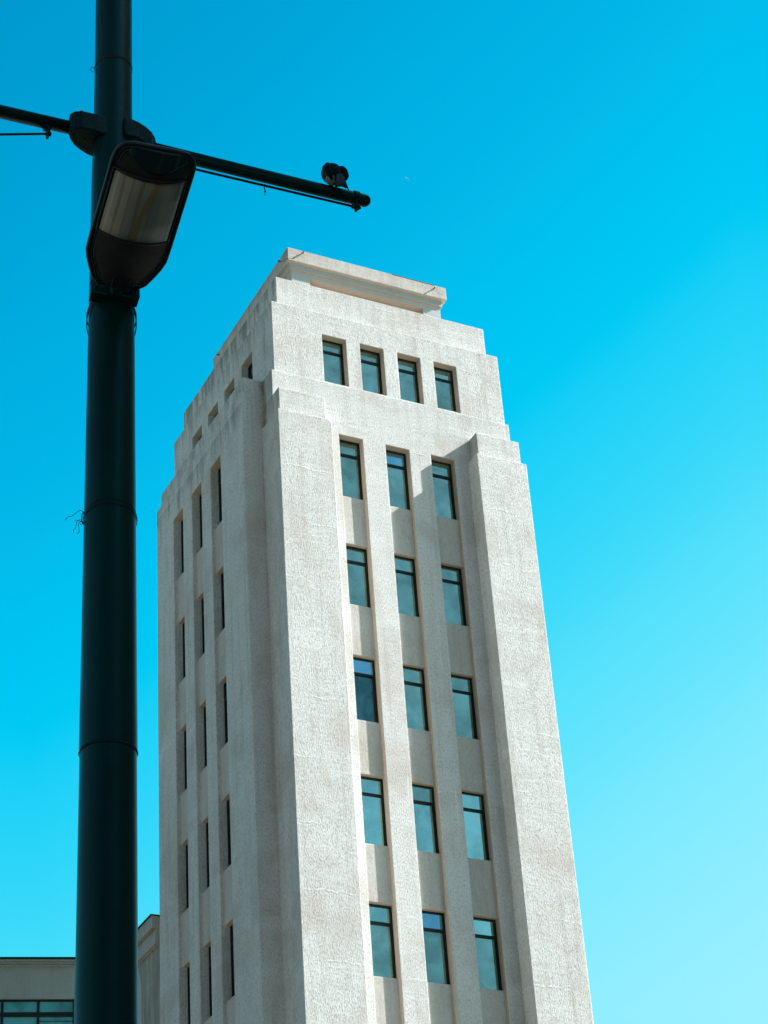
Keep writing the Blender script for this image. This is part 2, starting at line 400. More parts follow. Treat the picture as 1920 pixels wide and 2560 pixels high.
# ------------------------------------------------------------------ the tower
GZ = -CAMH/S                                # ground level in tower units
tower = empty('tower_building', (33.04*S, 65.25*S, 0), 'tall pale stucco art deco tower with stepped corner piers and a flat cornice on top', 'tower')
TM = [M['tower'], M['spandrel'], M['reveal'], M['dark']]
def tz(z): return z*S + CAMH

NROW = 8
front_heads = [47.30] + [42.43 - 4.775*k for k in range(NROW-1)]
front_sills = [44.57 - 4.77*k for k in range(NROW)]
left_heads = [47.40] + [42.57 - 4.75*k for k in range(NROW-1)]
left_sills = [44.61 - 4.75*k for k in range(NROW)]
FCOL = [(30.55, 31.556), (32.55, 33.57), (34.54, 35.58)]
LCOL = [(63.02, 64.06), (65.02, 66.04), (67.01, 68.06)]
WD = 0.46

# main shaft
fr = []
for a, b in FCOL:
    fr.append((a, b, 4.0, front_heads[0], 0.15, 1))
    for h, s_ in zip(front_heads, front_sills): fr.append((a, b, s_, h, WD, 3))
bm = bmesh.new()
block(bm, 27.79, 38.29, 60.0, 70.35, GZ-0.05, T3TOP, front=fr)
link('shaft_wall', bm, TM, tower, bevel=0.022)

# left bay: a projecting mass with three window channels
lf = []
for a, b in LCOL:
    lf.append((a, b, 4.0, left_heads[0], 0.15, 1))
    for h, s_ in zip(left_heads, left_sills): lf.append((a, b, s_, h, 0.56, 3))
bm = bmesh.new()
block(bm, 26.84, 28.0, 60.79, 69.93, GZ-0.05, 48.95, left=lf)
link('side_bay', bm, TM, tower, bevel=0.022)
bm = bmesh.new()
block(bm, 26.96, 28.0, 60.86, 69.74, 48.90, T3TOP-0.004)
link('side_bay_cap', bm, TM, tower, bevel=0.022)

# corner piers with their narrower caps
for (xa, xb, xc, xd) in ((27.645, 29.89, 27.786, 29.74), (36.19, 38.44, 36.346, 38.294)):
    bm = bmesh.new()
    block(bm, xa, xb, 59.26, 60.9 if xa < 30 else 61.4, GZ-0.05, P2TOP)
    p = link('corner_pier', bm, TM, tower, bevel=0.022)
    bm = bmesh.new()
    block(bm, xc, xd, 59.42, 60.05, P2TOP-0.04, P1TOP)
    link('pier_cap', bm, TM, p, bevel=0.022)

# window storey
UCOL = [(30.10, 31.135), (31.765, 32.80), (33.44, 34.46), (35.09, 36.11)]
ULCOL = [(62.10, 63.18), (63.93, 64.99), (65.70, 66.78), (67.48, 68.55)]
U_SILL, U_HEAD = 49.78, 52.09
bm = bmesh.new()
block(bm, 27.93, 38.16, 60.06, 70.62, T3TOP-0.05, T2TOP,
      front=[(a, b, U_SILL, U_HEAD, WD, 3) for a, b in UCOL],
      left=[(a, b, U_SILL, U_HEAD, WD, 3) for a, b in ULCOL])
link('top_storey_wall', bm, TM, tower, bevel=0.022)
bm = bmesh.new()
block(bm, 28.32, 37.83, 60.38, 70.45, T2TOP-0.05, T1TOP)
link('parapet', bm, TM, tower, bevel=0.022)

# penthouse with recessed strip, mouldings and flat cornice
bm = bmesh.new()
block(bm, 29.58, 36.50, 61.50, 69.2, T1TOP-0.3, 56.40, front=[(30.42, 35.66, 54.6, 56.12, 0.28, 2)])
pent = link('penthouse_wall', bm, [M['smooth'], M['spandrel'], M['reveal'], M['dark']], tower, bevel=0.01)
bm = bmesh.new()
block(bm, 30.44, 35.64, 61.735, 61.765, 54.8, 55.80)
link('window_strip', bm, [M['dark']]*4, tower)
def soffited(name, x0, x1, y0, y1, z0, z1, wall, under, bev):
    bm = bmesh.new()
    box(bm, (x0*S, y0*S, tz(z0)), (x1*S, y1*S, tz(z1)), 0)
    for fc in bm.faces:
        fc.normal_update()
        if fc.calc_center_median().z < tz(z0)+1e-4: fc.material_index = 1
    return link(name, bm, [wall, under], tower, bevel=bev)
soffited('moulding', 29.545, 36.535, 61.465, 69.25, 56.30, 56.36, M['reveal'], M['reveal'], 0.008)
soffited('frieze', 29.51, 36.57, 61.43, 69.28, 56.362, 56.70, M['smooth'], M['reveal'], 0.008)
soffited('cornice', 29.35, 36.74, 61.27, 69.44, 56.66, 57.32, M['cornice'], M['reveal'], 0.015)
bm = bmesh.new()
box(bm, (34.2*S, 61.262*S, tz(57.315)), (36.2*S, 61.40*S, tz(57.335)))
link('roof_flashing', bm, M['black'], tower)
# short rusted drain pins on the cornice face
for (x, z) in ((30.04, 57.19), (36.14, 57.10)):
    bm = bmesh.new()
    tube(bm, [(x*S, 61.30*S, tz(z)), (x*S+0.005, 61.15*S, tz(z)+0.01)], 0.022, 8)
    link('drain_pin', bm, M['rust'], tower)
for (y, z) in ((62.0, 57.10), (68.7, 57.0)):
    bm = bmesh.new()
    tube(bm, [(29.40*S, y*S, tz(z)), (29.23*S, y*S, tz(z)+0.01)], 0.022, 8)
    link('drain_pin', bm, M['rust'], tower)
bm = bmesh.new()
pts = []
A = Vector((29.24*S, 62.0*S, tz(57.10))); B = Vector((29.33*S, 61.25*S, tz(56.70))); C_ = Vector((30.04*S, 61.18*S, tz(57.19)))
for k in range(9): 
    q = k/8; p = A.lerp(B, q); p.z -= 0.08*math.sin(math.pi*q); pts.append(p)
for k in range(1, 11):
    q = k/10; p = B.lerp(C_, q); p.z -= 0.12*math.sin(math.pi*q); pts.append(p)
tube(bm, pts, 0.006, 6)
link('wire', bm, M['black'], tower)

# windows: frame with two panes; local X along the wall, local -Y outwards, origin at sill centre
def window_proto(w, h, glass, tr=0.73):
    """all sizes in metres"""
    st, rail, mid, dp = 0.052, 0.045, 0.075, 0.06
    bm = bmesh.new()
    zt = h*tr
    box(bm, (-w/2, 0, 0), (-w/2+st, dp, h)); box(bm, (w/2-st, 0, 0), (w/2, dp, h))
    box(bm, (-w/2+st, 0.002, 0), (w/2-st, dp-0.002, 0.035)); box(bm, (-w/2+st, 0.002, h-rail), (w/2-st, dp-0.002, h))
    box(bm, (-w/2+st, 0.002, zt), (w/2-st, dp-0.002, zt+mid))
    # inner sash of the casement
    box(bm, (-w/2+st, 0.016, 0.035), (-w/2+st+0.018, dp-0.01, zt)); box(bm, (w/2-st-0.018, 0.016, 0.035), (w/2-st, dp-0.01, zt))
    me = bpy.data.meshes.new('window'); bmesh.ops.recalc_face_normals(bm, faces=bm.faces); bm.to_mesh(me); bm.free(); me.materials.append(M['frame'])
    ps = []
    for (a, b) in ((0.03, zt+0.004), (zt+mid-0.004, h-rail+0.004)):
        bm = bmesh.new(); box(bm, (-w/2+st-0.004, 0.040, a), (w/2-st+0.004, 0.048, b))
        bmesh.ops.recalc_face_normals(bm, faces=bm.faces)
        mp = bpy.data.meshes.new('pane'); bm.to_mesh(mp); bm.free(); mp.materials.append(glass); ps.append(mp)
    return me, ps
cache = {}
def put_window(x, y, z0, z1, w, side=False, glazing=None):
    key = (round(w, 3), round(z1-z0, 3), side)
    if key not in cache: cache[key] = window_proto(w, z1-z0, M['glass_side'] if side else M['glass'])
    me, ps = cache[key]
    o = bpy.data.objects.new('window', me); COL.objects.link(o); o.parent = tower
    o.location = Vector((x, y, z0)) - wpos(tower)
    a = random.uniform(-0.004, 0.004)
    if side: o.rotation_euler.z = -math.pi/2
    for mp in ps:
        p = bpy.data.objects.new('pane', mp); COL.objects.link(p); p.parent = o
        if glazing:
            p.material_slots[0].link = 'OBJECT'; p.material_slots[0].material = M[glazing[ps.index(mp)]]
        p.rotation_euler = (random.uniform(-0.006, 0.006), 0, random.uniform(-0.005, 0.005))
RV = 0.30
GZ_ = {(0, 1): ('glass_film', 'glass_blue'), (2, 0): ('glass_dark', 'glass_blue'), (3, 0): ('glass', 'glass'), (3, 1): ('glass', 'glass_film'), (3, 2): ('glass', 'glass'), (4, 1): ('glass_film', 'glass_blue'), (4, 0): ('glass_film', 'glass'), (4, 2): ('glass_film', 'glass')}
for ci, (a, b) in enumerate(FCOL):
    for ri, (h, s_) in enumerate(zip(front_heads, front_sills)):
        put_window((a+b)/2*S, (60+RV)*S, tz(s_), tz(h), (b-a)*S, glazing=GZ_.get((ri, ci), ('glass_film', 'glass_film')))
for a, b in UCOL:
    put_window((a+b)/2*S, (60.06+RV)*S, tz(U_SILL), tz(U_HEAD), (b-a)*S, glazing=('glass_film', 'glass_film'))
for a, b in LCOL:
    for ri, (h, s_) in enumerate(zip(left_heads, left_sills)):
        put_window((26.84+(0.34 if ri < 5 else 0.43))*S, (a+b)/2*S, tz(s_), tz(h), (b-a)*S, True)
for a, b in ULCOL:
    put_window((27.93+RV)*S, (a+b)/2*S, tz(U_SILL), tz(U_HEAD), (b-a)*S, True)

# ------------------------------------------------------------------ the annex behind the tower
annex = empty('annex_building', (32*S, 73*S, 0), 'lower pale stucco annex with stained wall and moulded cornice joined behind the tower', 'building')
bm = bmesh.new()
AX, AY0, AY1, AZ = 26.85, 69.935, 76.0, 30.9
block(bm, AX, 38.0, AY0, AY1, GZ-0.05, AZ, left=[])
link('wall', bm, [M['annex'], M['annex'], M['annex'], M['dark']], annex, bevel=0.02)
def ab(name, x0, z0, z1, mat, y0=69.95, bev=0.01):
    bm = bmesh.new(); box(bm, (x0*S, y0*S, tz(z0)), ((AX+0.02)*S, AY1*S, tz(z1))); return link(name, bm, mat, annex, bevel=bev)
cn = ab('cornice', 26.56, 30.55, 31.02, M['annex'], 69.97)
bm = bmesh.new(); box(bm, (26.50*S, 69.94*S, tz(31.022)), (27.2*S, AY1*S, tz(31.06))); link('gutter', bm, M['black'], cn)
ab('frieze', 26.74, 30.29, 30.548, M['annex'], 70.0)
ab('moulding', 26.68, 29.93, 30.288, M['annex'], 69.98)
ab('bed_moulding', 26.76, 29.87, 29.928, M['annex'], 70.0)
# tall round headed opening with a pale blind
bm = bmesh.new()
yc, rad, spring = 73.0, 1.2, 28.85
pts = [(yc-rad, 22.0), (yc+rad, 22.0)] + [(yc+rad*math.cos(t_), spring+rad*math.sin(t_)) for t_ in [math.pi*k/24 for k in range(25)]]
va = [bm.verts.new(((AX-0.02)*S, y*S, tz(z))) for y, z in pts]; vb = [bm.verts.new(((AX+0.1)*S, y*S, tz(z))) for y, z in pts]
bm.faces.new(va); bm.faces.new(vb[::-1])
for i in range(len(pts)): bm.faces.new((va[i], va[(i+1) % len(pts)], vb[(i+1) % len(pts)], vb[i]))
link('arched_window', bm, M['blind'], annex)

# ------------------------------------------------------------------ grey block at the far left
AZL = R(17.7); DL = 70.0
e1 = Vector((0.959, -0.283, 0)).normalized(); nrm = Vector((e1.y, -e1.x, 0))    # nrm points to the camera side
if nrm.y > 0: nrm = -nrm
PC = Vector((DL*math.sin(AZL), DL*math.cos(AZL), 0))
def at_line(u, q=None):
    # distance along the facade for a horizontal bearing
    b = R(u); d = Vector((math.sin(b), math.cos(b), 0))
    # PC + t e1 = s d
    det = e1.x*(-d.y) - e1.y*(-d.x)
    t_ = (-PC.x*(-d.y) + PC.y*(-d.x))/det
    return t_
tR = at_line(18.72); tL = -34.0
zl = lambda k: DL*k + CAMH
blockb = empty('grey_building', PC - nrm*8, 'grey rendered flat roofed building with banded cornice and dark framed ribbon windows', 'building')
def FB(bm, t0, t1, out0, out1, z0, z1, mi=0):
    v = []
    for z in (z0, z1):
        for (t_, o_) in ((t0, out0), (t1, out0), (t1, out1), (t0, out1)):
            p = PC + e1*t_ + nrm*o_; v.append(bm.verts.new((p.x, p.y, z)))
    for q in ((0,1,5,4),(1,2,6,5),(2,3,7,6),(3,0,4,7),(4,5,6,7),(3,2,1,0)):
        bm.faces.new([v[i] for i in q]).material_index = mi
WT, = (zl(0.3724),)
PW = (at_line(17.62) - at_line(16.64)); t_m = at_line(17.62); t_e = at_line(18.64)
WB = WT - 3.1
bm = bmesh.new()
FB(bm, tL, tR, -0.25, -16, 0, zl(0.3912))
FB(bm, tL, tR, 0, -0.25, WT, zl(0.3885))
for k in range(6):
    zt_ = WB - k*4.6
    FB(bm, tL, tR, 0, -0.25, max(0.0, zt_-1.5), zt_)
FB(bm, t_e+0.0, tR, -0.001, -0.25, 0, WT)
link('wall', bm, M['block'], blockb, bevel=0.02)
bm = bmesh.new()
for (o_, a, b) in ((0.10, 0.3885, 0.3893), (0.17, 0.38945, 0.3902), (0.24, 0.39035, 0.3912)):
    FB(bm, tL, tR+o_*0.3, o_, -0.2, zl(a), zl(b))
link('cornice', bm, M['block'], blockb, bevel=0.01)
bm = bmesh.new(); FB(bm, tL, tR+0.1, 0.28, -0.2, zl(0.3912)+0.002, zl(0.3922)); link('roof_coping', bm, M['greendark'], blockb, bevel=0.01)
for fl in range(5):
    wt = WT - fl*4.6; wb = wt - 3.1
    if wb < 0.4: break
    for i in range(6):
        a, b = t_e - (i+1)*2.75, t_e - i*2.75
        # one two-light window unit per pair of panes
        pass
for fl in range(2):
    wt = WT - fl*4.6; wb = wt - 3.1
    nx = 0; t1 = t_e
    while nx < 8:
        t0 = t1 - PW*1.0
        bm = bmesh.new()
        fw = 0.045
        FB(bm, t0, t0+fw, -0.06, -0.16, wb, wt); FB(bm, t1-fw, t1, -0.06, -0.16, wb, wt)
        FB(bm, t0+fw, t1-fw, -0.062, -0.158, wt-0.07, wt); FB(bm, t0+fw, t1-fw, -0.062, -0.158, wb, wb+0.06)
        trz = wt - (0.3714-0.3661)*DL - 0.07; FB(bm, t0+fw, t1-fw, -0.062, -0.158, trz-0.16, trz)
        w_ = link('window', bm, M['frame'], blockb)
        for (za, zb) in ((trz-0.003, wt-0.067), (wb+0.057, trz-0.157)):
            bm = bmesh.new(); FB(bm, t0+fw-0.003, t1-fw+0.003, -0.10, -0.11, za, zb)
            pn = link('pane', bm, M['glass_low'], w_)
        if fl == 0 and nx == 0:
            for kz in (0.14, 0.30):
                bm = bmesh.new(); FB(bm, t0+fw, t1-fw, -0.085, -0.099, trz-0.16-kz-0.02, trz-0.16-kz)
                link('glazing_bar', bm, M['frame'], w_)
        t1 = t0; nx += 1

# ------------------------------------------------------------------ street lamp pole
HP = 7.1; AZP = R(19.53)
PX, PY = 2.3725, 6.6915
pole = empty('street_lamp', (PX, PY, 0), 'dark green steel street lamp pole with two side arms and a lamp head', 'street lamp')
def cyl(bm, prof, n=64):
    rings = [[bm.verts.new((PX+r_*math.cos(2*math.pi*k/n), PY+r_*math.sin(2*math.pi*k/n), z)) for k in range(n)] for r_, z in prof]
    for i in range(len(rings)-1):
        for k in range(n): bm.faces.new((rings[i][k], rings[i][(k+1) % n], rings[i+1][(k+1) % n], rings[i+1][k]))
    bm.faces.new(rings[0][::-1]); bm.faces.new(rings[-1])
c = CAMH
def hoopring(z, r_, th, n=72):
    bm = bmesh.new(); rings = []
    for k in range(n):
        a = 2*math.pi*k/n; d_ = Vector((math.cos(a), math.sin(a), 0)); p = Vector((PX, PY, z))
        rings.append([bm.verts.new(p + d_*(r_+th*math.cos(q*math.pi/4)) + Vector((0, 0, th*math.sin(q*math.pi/4)))) for q in range(8)])
    for k in range(n):
        for q in range(8): bm.faces.new((rings[k][q], rings[k][(q+1) % 8], rings[(k+1) % n][(q+1) % 8], rings[(k+1) % n][q]))
    return bm
bm = bmesh.new(); cyl(bm, [(0.125, 0), (0.112, 1.6), (0.1088, c+2.55), (0.1048, c+3.70)])
link('lower_shaft', bm, M['green'], pole, smooth=True).modifiers.new('b', 'EDGE_SPLIT')
bm = bmesh.new(); cyl(bm, [(0.1050, c+3.582), (0.1076, c+3.584), (0.1080, c+3.60), (0.1060, c+3.887), (0.1024, c+4.60), (0.0989, c+5.19), (0.0964, c+5.58), (0.0925, c+6.30), (0.0900, c+6.50)])
link('middle_shaft', bm, M['green'], pole, smooth=True).modifiers.new('b', 'EDGE_SPLIT')
bm = bmesh.new(); cyl(bm, [(0.0890, c+6.45), (0.0866, c+6.60), (0.0852, c+6.95), (0.0838, c+7.55), (0.081, c+8.4), (0.0795, c+9.2), (0.05, c+9.26), (0.01, c+9.28)])
link('upper_shaft', bm, M['green'], pole, smooth=True).modifiers.new('b', 'EDGE_SPLIT')

link('gap_shadow_ring', hoopring(c+3.578, 0.1062, 0.0036), M['black'], pole, smooth=True)  # black ring standing in for the shadow under the sleeve lip
# clamp castings and side arms
ZA = c + 6.63
def casting(sign):
    """rounded half-moon casting; sign -1 = left, rotated copy for the right"""
    near = [(0.02, -0.068), (0.10, -0.070), (0.165, -0.066), (0.195, -0.052)]
    tip = [(0.210, -0.030), (0.207, -0.002), (0.190, 0.026), (0.165, 0.052), (0.130, 0.074), (0.09, 0.090), (0.05, 0.098), (0.02, 0.10)]
    pl = near + tip
    out = []
    for x, y in pl:
        if sign < 0: out.append((PX - x, PY + y))
        else: out.append((PX + x, PY - y))
    return out
for sg in (-1, 1):
    bm = bmesh.new(); P_ = casting(sg)
    z0, z1 = ZA-0.052, ZA+0.052
    if sg > 0: z0, z1 = ZA-0.048, ZA+0.055
    lo = [bm.verts.new((x, y, z0)) for x, y in P_]; hi = [bm.verts.new((x, y, z1)) for x, y in P_]
    bm.faces.new(lo); bm.faces.new(hi)
    for i in range(len(P_)): bm.faces.new((lo[i], lo[(i+1) % len(P_)], hi[(i+1) % len(P_)], hi[i]))
    br = link('arm_bracket', bm, M['greendark'], pole, bevel=0.007, segs=3)
    for bx, bz in ((0.13, z0),):
        bm = bmesh.new(); px_ = PX + sg*bx; py_ = PY - sg*0.005
        tube(bm, [(px_, py_, z0-0.003), (px_, py_, z0+0.01)], 0.0085, 16)
        link('bolt', bm, M['lampbody'], br)
        bm = bmesh.new(); tube(bm, [(px_, py_, z0-0.0045), (px_, py_, z0+0.01)], 0.0035, 12)
        link('bolt', bm, M['black'], br)
    bm = bmesh.new(); tube(bm, [(PX+sg*0.165, PY+sg*0.05, z1-0.004), (PX+sg*0.165, PY+sg*0.05, z1+0.006)], 0.009, 8)
    link('bolt', bm, M['black'], br)
def rod(p0, p1, r_, n=24, round_end=False):
    bm = bmesh.new(); p0, p1 = Vector(p0), Vector(p1)
    d = (p1-p0).normalized(); pts = [p0, p1]; rad_ = [r_, r_]
    if round_end:
        pts = [p0]; rad_ = [r_]
        for k in range(7):
            a = k/6*math.pi/2*0.98; pts.append(p1 - d*r_ + d*r_*math.sin(a)); rad_.append(r_*math.cos(a))
    tube(bm, pts, rad_, n); return bm
YR = 6.648
arm = link('side_arm', rod((PX+0.17, 6.69, ZA), (3.626, YR, ZA-0.001), 0.0305, round_end=True), M['green'], pole, smooth=True)
arm2 = link('side_arm', rod((PX-0.17, 6.70, ZA+0.003), (PX-2.0, 6.80, ZA+0.003), 0.0305, round_end=True), M['green'], pole, smooth=True)
# lugs and tie rods beneath the arms
ZR = c + 6.574
def lug(x, y, parent, name='lug'):
    bm = bmesh.new()
    prof = [(-0.020, ZA-0.022), (0.020, ZA-0.022), (0.014, ZR+0.002), (0.008, ZR-0.026), (-0.006, ZR-0.028), (-0.010, ZR)]
    a = [bm.verts.new((x-0.005, y+q, z)) for q, z in prof]; b = [bm.verts.new((x+0.005, y+q, z)) for q, z in prof]
    bm.faces.new(a); bm.faces.new(b)
    for i in range(6): bm.faces.new((a[i], a[(i+1) % 6], b[(i+1) % 6], b[i]))
    link(name, bm, M['green'], parent, bevel=0.001)
    bm = bmesh.new(); tube(bm, [(x-0.013, y, ZA), (x+0.013, y, ZA)], 0.0335, 24); link('clamp_ring', bm, M['green'], parent, bevel=0.001)
lug(3.548, YR, arm); lug(2.078, 6.715, arm2)
tr = link('tie_rod', rod((PX+0.10, 6.70, ZR), (3.572, YR, ZR), 0.0062, 12), M['black'], arm, smooth=True)
link('nut', rod((3.556, YR, ZR), (3.566, YR, ZR), 0.012, 6), M['black'], tr)
link('nut', rod((3.528, YR, ZR), (3.540, YR, ZR), 0.013, 6), M['rust'], tr)
d = Vector((-0.92, 0.392, 0)).normalized(); A = Vector((2.078, 6.715, ZR))
tr2 = link('tie_rod', rod(A - d*0.018, A + d*3.4, 0.0058, 12), M['cable'], arm2, smooth=True)
link('nut', rod(A - d*0.015, A - d*0.003, 0.012, 12), M['black'], tr2)

# lamp head, built in its own frame: a = across, l = along (away from the pole), h = downwards
LC = Vector((2.354, 6.539, 5.665+c))
LW = Vector((0.9945, -0.1045, 0)); LL = Vector((-0.101, -0.961, 0.259)).normalized(); LN = LW.cross(LL).normalized()
if LN.z > 0: LN = -LN
def LP(a, l, h): return LC + LW*(a-0.010) + LL*l + LN*h
def half(l):
    """half width of the outline at station l"""
    k = [(-0.004, 0.045), (0.004, 0.088), (0.03, 0.118), (0.075, 0.140), (0.12, 0.159), (0.16, 0.170), (0.22, 0.1715), (0.45, 0.171), (0.60, 0.171), (0.635, 0.168), (0.66, 0.157), (0.677, 0.138), (0.688, 0.105), (0.693, 0.06)]
    if l <= k[0][0]: return k[0][1]
    for (l0, w0), (l1, w1) in zip(k, k[1:]):
        if l <= l1: return w0 + (w1-w0)*(l-l0)/(l1-l0)
    return k[-1][1]
W0, L0, L1 = 0.147, 0.268, 0.570
SS = [-0.004, 0.004, 0.015, 0.03, 0.055, 0.08, 0.12, 0.16, 0.20, 0.24, 0.25, 0.2655, 0.268, 0.30, 0.36, 0.42, 0.48, 0.54, 0.570, 0.5725, 0.585, 0.60, 0.63, 0.65, 0.665, 0.677, 0.688, 0.693]
NA = 24
def sag(a, l, w):
    x = a/max(w, 1e-6)
    if L0-0.001 < l < L1+0.001 and abs(a) < W0-0.002: return -0.01
    g = min(1, max(0, (l-0.0)/0.24)); g = 0.35 + 0.65*g
    if l > 0.573: 
        q = (l-0.573)/(0.693-0.573); g = 1 - q**1.1
    return 0.004 + 0.048*(1-x*x)*g
head = bpy.data.objects.new('lamp_head', None)
def surf(fn, us, vs, bm=None):
    bm = bm or bmesh.new()
    G = [[bm.verts.new(fn(u_, v_)) for v_ in vs] for u_ in us]
    for i in range(len(us)-1):
        for j in range(len(vs)-1): bm.faces.new((G[i][j], G[i+1][j], G[i+1][j+1], G[i][j+1]))
    return bm, G
# closed housing: underside + domed top
bm = bmesh.new()
xs_ = [-1+2*k/NA for k in range(NA+1)]
U = [[bm.verts.new(LP(x*(half(l)-0.012), l if l > 0.0 else 0.0, sag(x*(half(l)-0.012), l, half(l)-0.012))) for x in xs_] for l in SS]
Tt = [[bm.verts.new(LP(x*(half(l)-0.012), l, -0.004 - 0.075*math.sqrt(max(0, 1-x*x))*math.sqrt(max(0.0, math.sin(math.pi*min(1, max(0.06, l/0.693))))))) for x in xs_] for l in SS]
for G, flip in ((U, False), (Tt, True)):
    for i in range(len(SS)-1):
        for j in range(NA):
            q = (G[i][j], G[i+1][j], G[i+1][j+1], G[i][j+1]); bm.faces.new(q[::-1] if flip else q)
for i in range(len(SS)-1):
    for j in (0, NA): bm.faces.new((U[i][j], U[i+1][j], Tt[i+1][j], Tt[i][j]))
for i in (0, len(SS)-1):
    for j in range(NA): bm.faces.new((U[i][j], U[i][j+1], Tt[i][j+1], Tt[i][j]))
headm = link('lamp_head', bm, M['lampbody'], pole, smooth=True)
md = headm.modifiers.new('e', 'EDGE_SPLIT'); md.split_angle = R(40)
# rim tubes round the outline
def outline(inset, h):
    pts = []
    for l in SS: pts.append((half(l)-inset, l))
    for l in reversed(SS): pts.append((-(half(l)-inset), l))
    return [LP(a, min(max(l, -0.004+inset), 0.693-inset), h) for a, l in pts]
def ringtube(pts, r_, n=10):
    bm = bmesh.new(); N_ = len(pts); rings = []
    for i, p in enumerate(pts):
        d_ = (pts[(i+1) % N_] - pts[i-1]).normalized(); a = d_.cross(LN).normalized()
        rings.append([bm.verts.new(p + (a*math.cos(2*math.pi*k/n) + LN*math.sin(2*math.pi*k/n))*r_) for k in range(n)])
    for i in range(N_):
        for k in range(n): bm.faces.new((rings[i][k], rings[i][(k+1) % n], rings[(i+1) % N_][(k+1) % n], rings[(i+1) % N_][k]))
    return bm
link('rim', ringtube(outline(0.009, 0.0), 0.011), M['lamprim'], headm, smooth=True)
link('rim', ringtube(outline(0.022, 0.008), 0.0045), M['lamprim'], headm, smooth=True)
link('rim', ringtube(outline(0.033, 0.013), 0.0022), M['lampedge'], headm, smooth=True)
# bowl lens: barrel glass between l0 and l1
def lens_fn(a, l, off=0.0, w=W0):
    x = a/w
    return LP(a-0.003, l, 0.006 + off + 0.056*max(0, 1-abs(x)**2.3))
bm, G = surf(lambda u_, v_: lens_fn(u_*(W0-0.008), v_, 0.005), [-1+2*k/32 for k in range(33)], [L0+0.008, (L0*2+L1)/3, (L0+2*L1)/3, L1-0.008])
lo_ = link('lens', bm, M['lens'], headm, smooth=True)
# put the lens in its own frame so that the streaks run along the lamp
mat = Matrix((LW, LL, LN)).transposed().to_4x4()
org = LP(0, (L0+L1)/2, 0); mat.translation = org
inv = mat.inverted()
base = wpos(pole)
lo_.data.transform(inv @ Matrix.Translation(base + Vector(lo_.location)))
lo_.matrix_parent_inverse = Matrix.Identity(4)
lo_.location = org - base; lo_.rotation_euler = mat.to_euler()
md = lo_.modifiers.new('s', 'SOLIDIFY'); md.thickness = 0.004
fp = [lens_fn(W0*x, L0, 0.004) for x in [-1+2*k/24 for k in range(25)]]
fp += [lens_fn(W0, l, 0.004) for l in (L0+0.04, L0+0.1, L1-0.1, L1-0.04)]
fp += [lens_fn(W0*x, L1, 0.004) for x in [1-2*k/24 for k in range(25)]]
fp += [lens_fn(-W0, l, 0.004) for l in (L1-0.04, L1-0.1, L0+0.1, L0+0.04)]
link('lens_frame', ringtube(fp, 0.0085), M['black'], headm, smooth=True)
# scooped outer end of the housing, a separate streaked plate
bm = bmesh.new()
ua = [-1+2*k/20 for k in range(21)]
def end_fn(x, v):
    a0 = x*0.118; lc = 0.590 + 0.062*abs(x)**1.8; le = 0.681 if abs(x) < 0.9 else 0.676
    l = lc + (le-lc)*v; w_ = half(l)-0.012
    return LP(a0+0.008, l, sag(a0, l, w_) + 0.0025)
bm, G = surf(end_fn, ua, [k/8 for k in range(9)], bm)
link('end_plate', bm, M['lampend'], headm, smooth=True).modifiers.new('s', 'SOLIDIFY').thickness = 0.003
# latch and rear plate on the underside next to the pole
bm = bmesh.new()
def lbox(bm, a0, a1, l0, l1, h0, h1):
    v = [bm.verts.new(LP(a, l, h)) for h in (h0, h1) for a, l in ((a0, l0), (a1, l0), (a1, l1), (a0, l1))]
    for q in ((0,1,5,4),(1,2,6,5),(2,3,7,6),(3,0,4,7),(4,5,6,7),(3,2,1,0)): bm.faces.new([v[i] for i in q])
lbox(bm, -0.032, 0.040, 0.004, 0.060, 0.0, 0.029)
lbox(bm, -0.018, 0.024, 0.060, 0.078, 0.0, 0.030)
lbox(bm, 0.043, 0.058, 0.026, 0.050, 0.0, 0.022)
lbox(bm, 0.058, 0.070, 0.034, 0.040, 0.0, 0.020)
link('latch', bm, M['black'], headm, bevel=0.003)
bm = bmesh.new(); lbox(bm, -0.004, 0.008, 0.008, 0.05, 0.028, 0.033); link('latch', bm, M['lamprim'], headm, bevel=0.002)
bm = bmesh.new(); tube(bm, [LP(0.0, 0.03, -0.03), LP(0.0, -0.02, -0.032), LP(0.0, -0.10, -0.03)], [0.034, 0.032, 0.030], 24)
link('spigot', bm, M['greendark'], headm, smooth=True)
bm = bmesh.new()
bmesh.ops.create_uvsphere(bm, u_segments=24, v_segments=14, radius=0.030); bmesh.ops.translate(bm, verts=bm.verts, vec=LP(-0.004, -0.012, 0.010))
link('spigot_cap', bm, M['greendark'], headm, smooth=True)

# mounting channel on the pole below the lamp
ZP = 5.636 + c
d1 = Vector((math.sin(R(99.5)), math.cos(R(99.5)), 0)); d2 = Vector((d1.y, -d1.x, 0))    # d2 towards the camera
if d2.y > 0: d2 = -d2
ctr = Vector((2.345, 6.565, ZP))
def cbox(bm, a0, a1, o0, o1, z0, z1):
    v = [bm.verts.new(ctr + d1*a + d2*o + Vector((0, 0, z))) for z in (z0, z1) for a, o in ((a0, o0), (a1, o0), (a1, o1), (a0, o1))]
    for q in ((0,1,5,4),(1,2,6,5),(2,3,7,6),(3,0,4,7),(4,5,6,7),(3,2,1,0)): bm.faces.new([v[i] for i in q])
bm = bmesh.new()
cbox(bm, -0.102, 0.102, 0.0, -0.006, 0.0, 0.085)
cbox(bm, -0.104, 0.100, 0.001, -0.060, -0.006, -0.0005)
cbox(bm, -0.101, 0.101, -0.0055, -0.055, 0.079, 0.086)
mp_ = link('mounting_channel', bm, M['green'], pole, bevel=0.002)
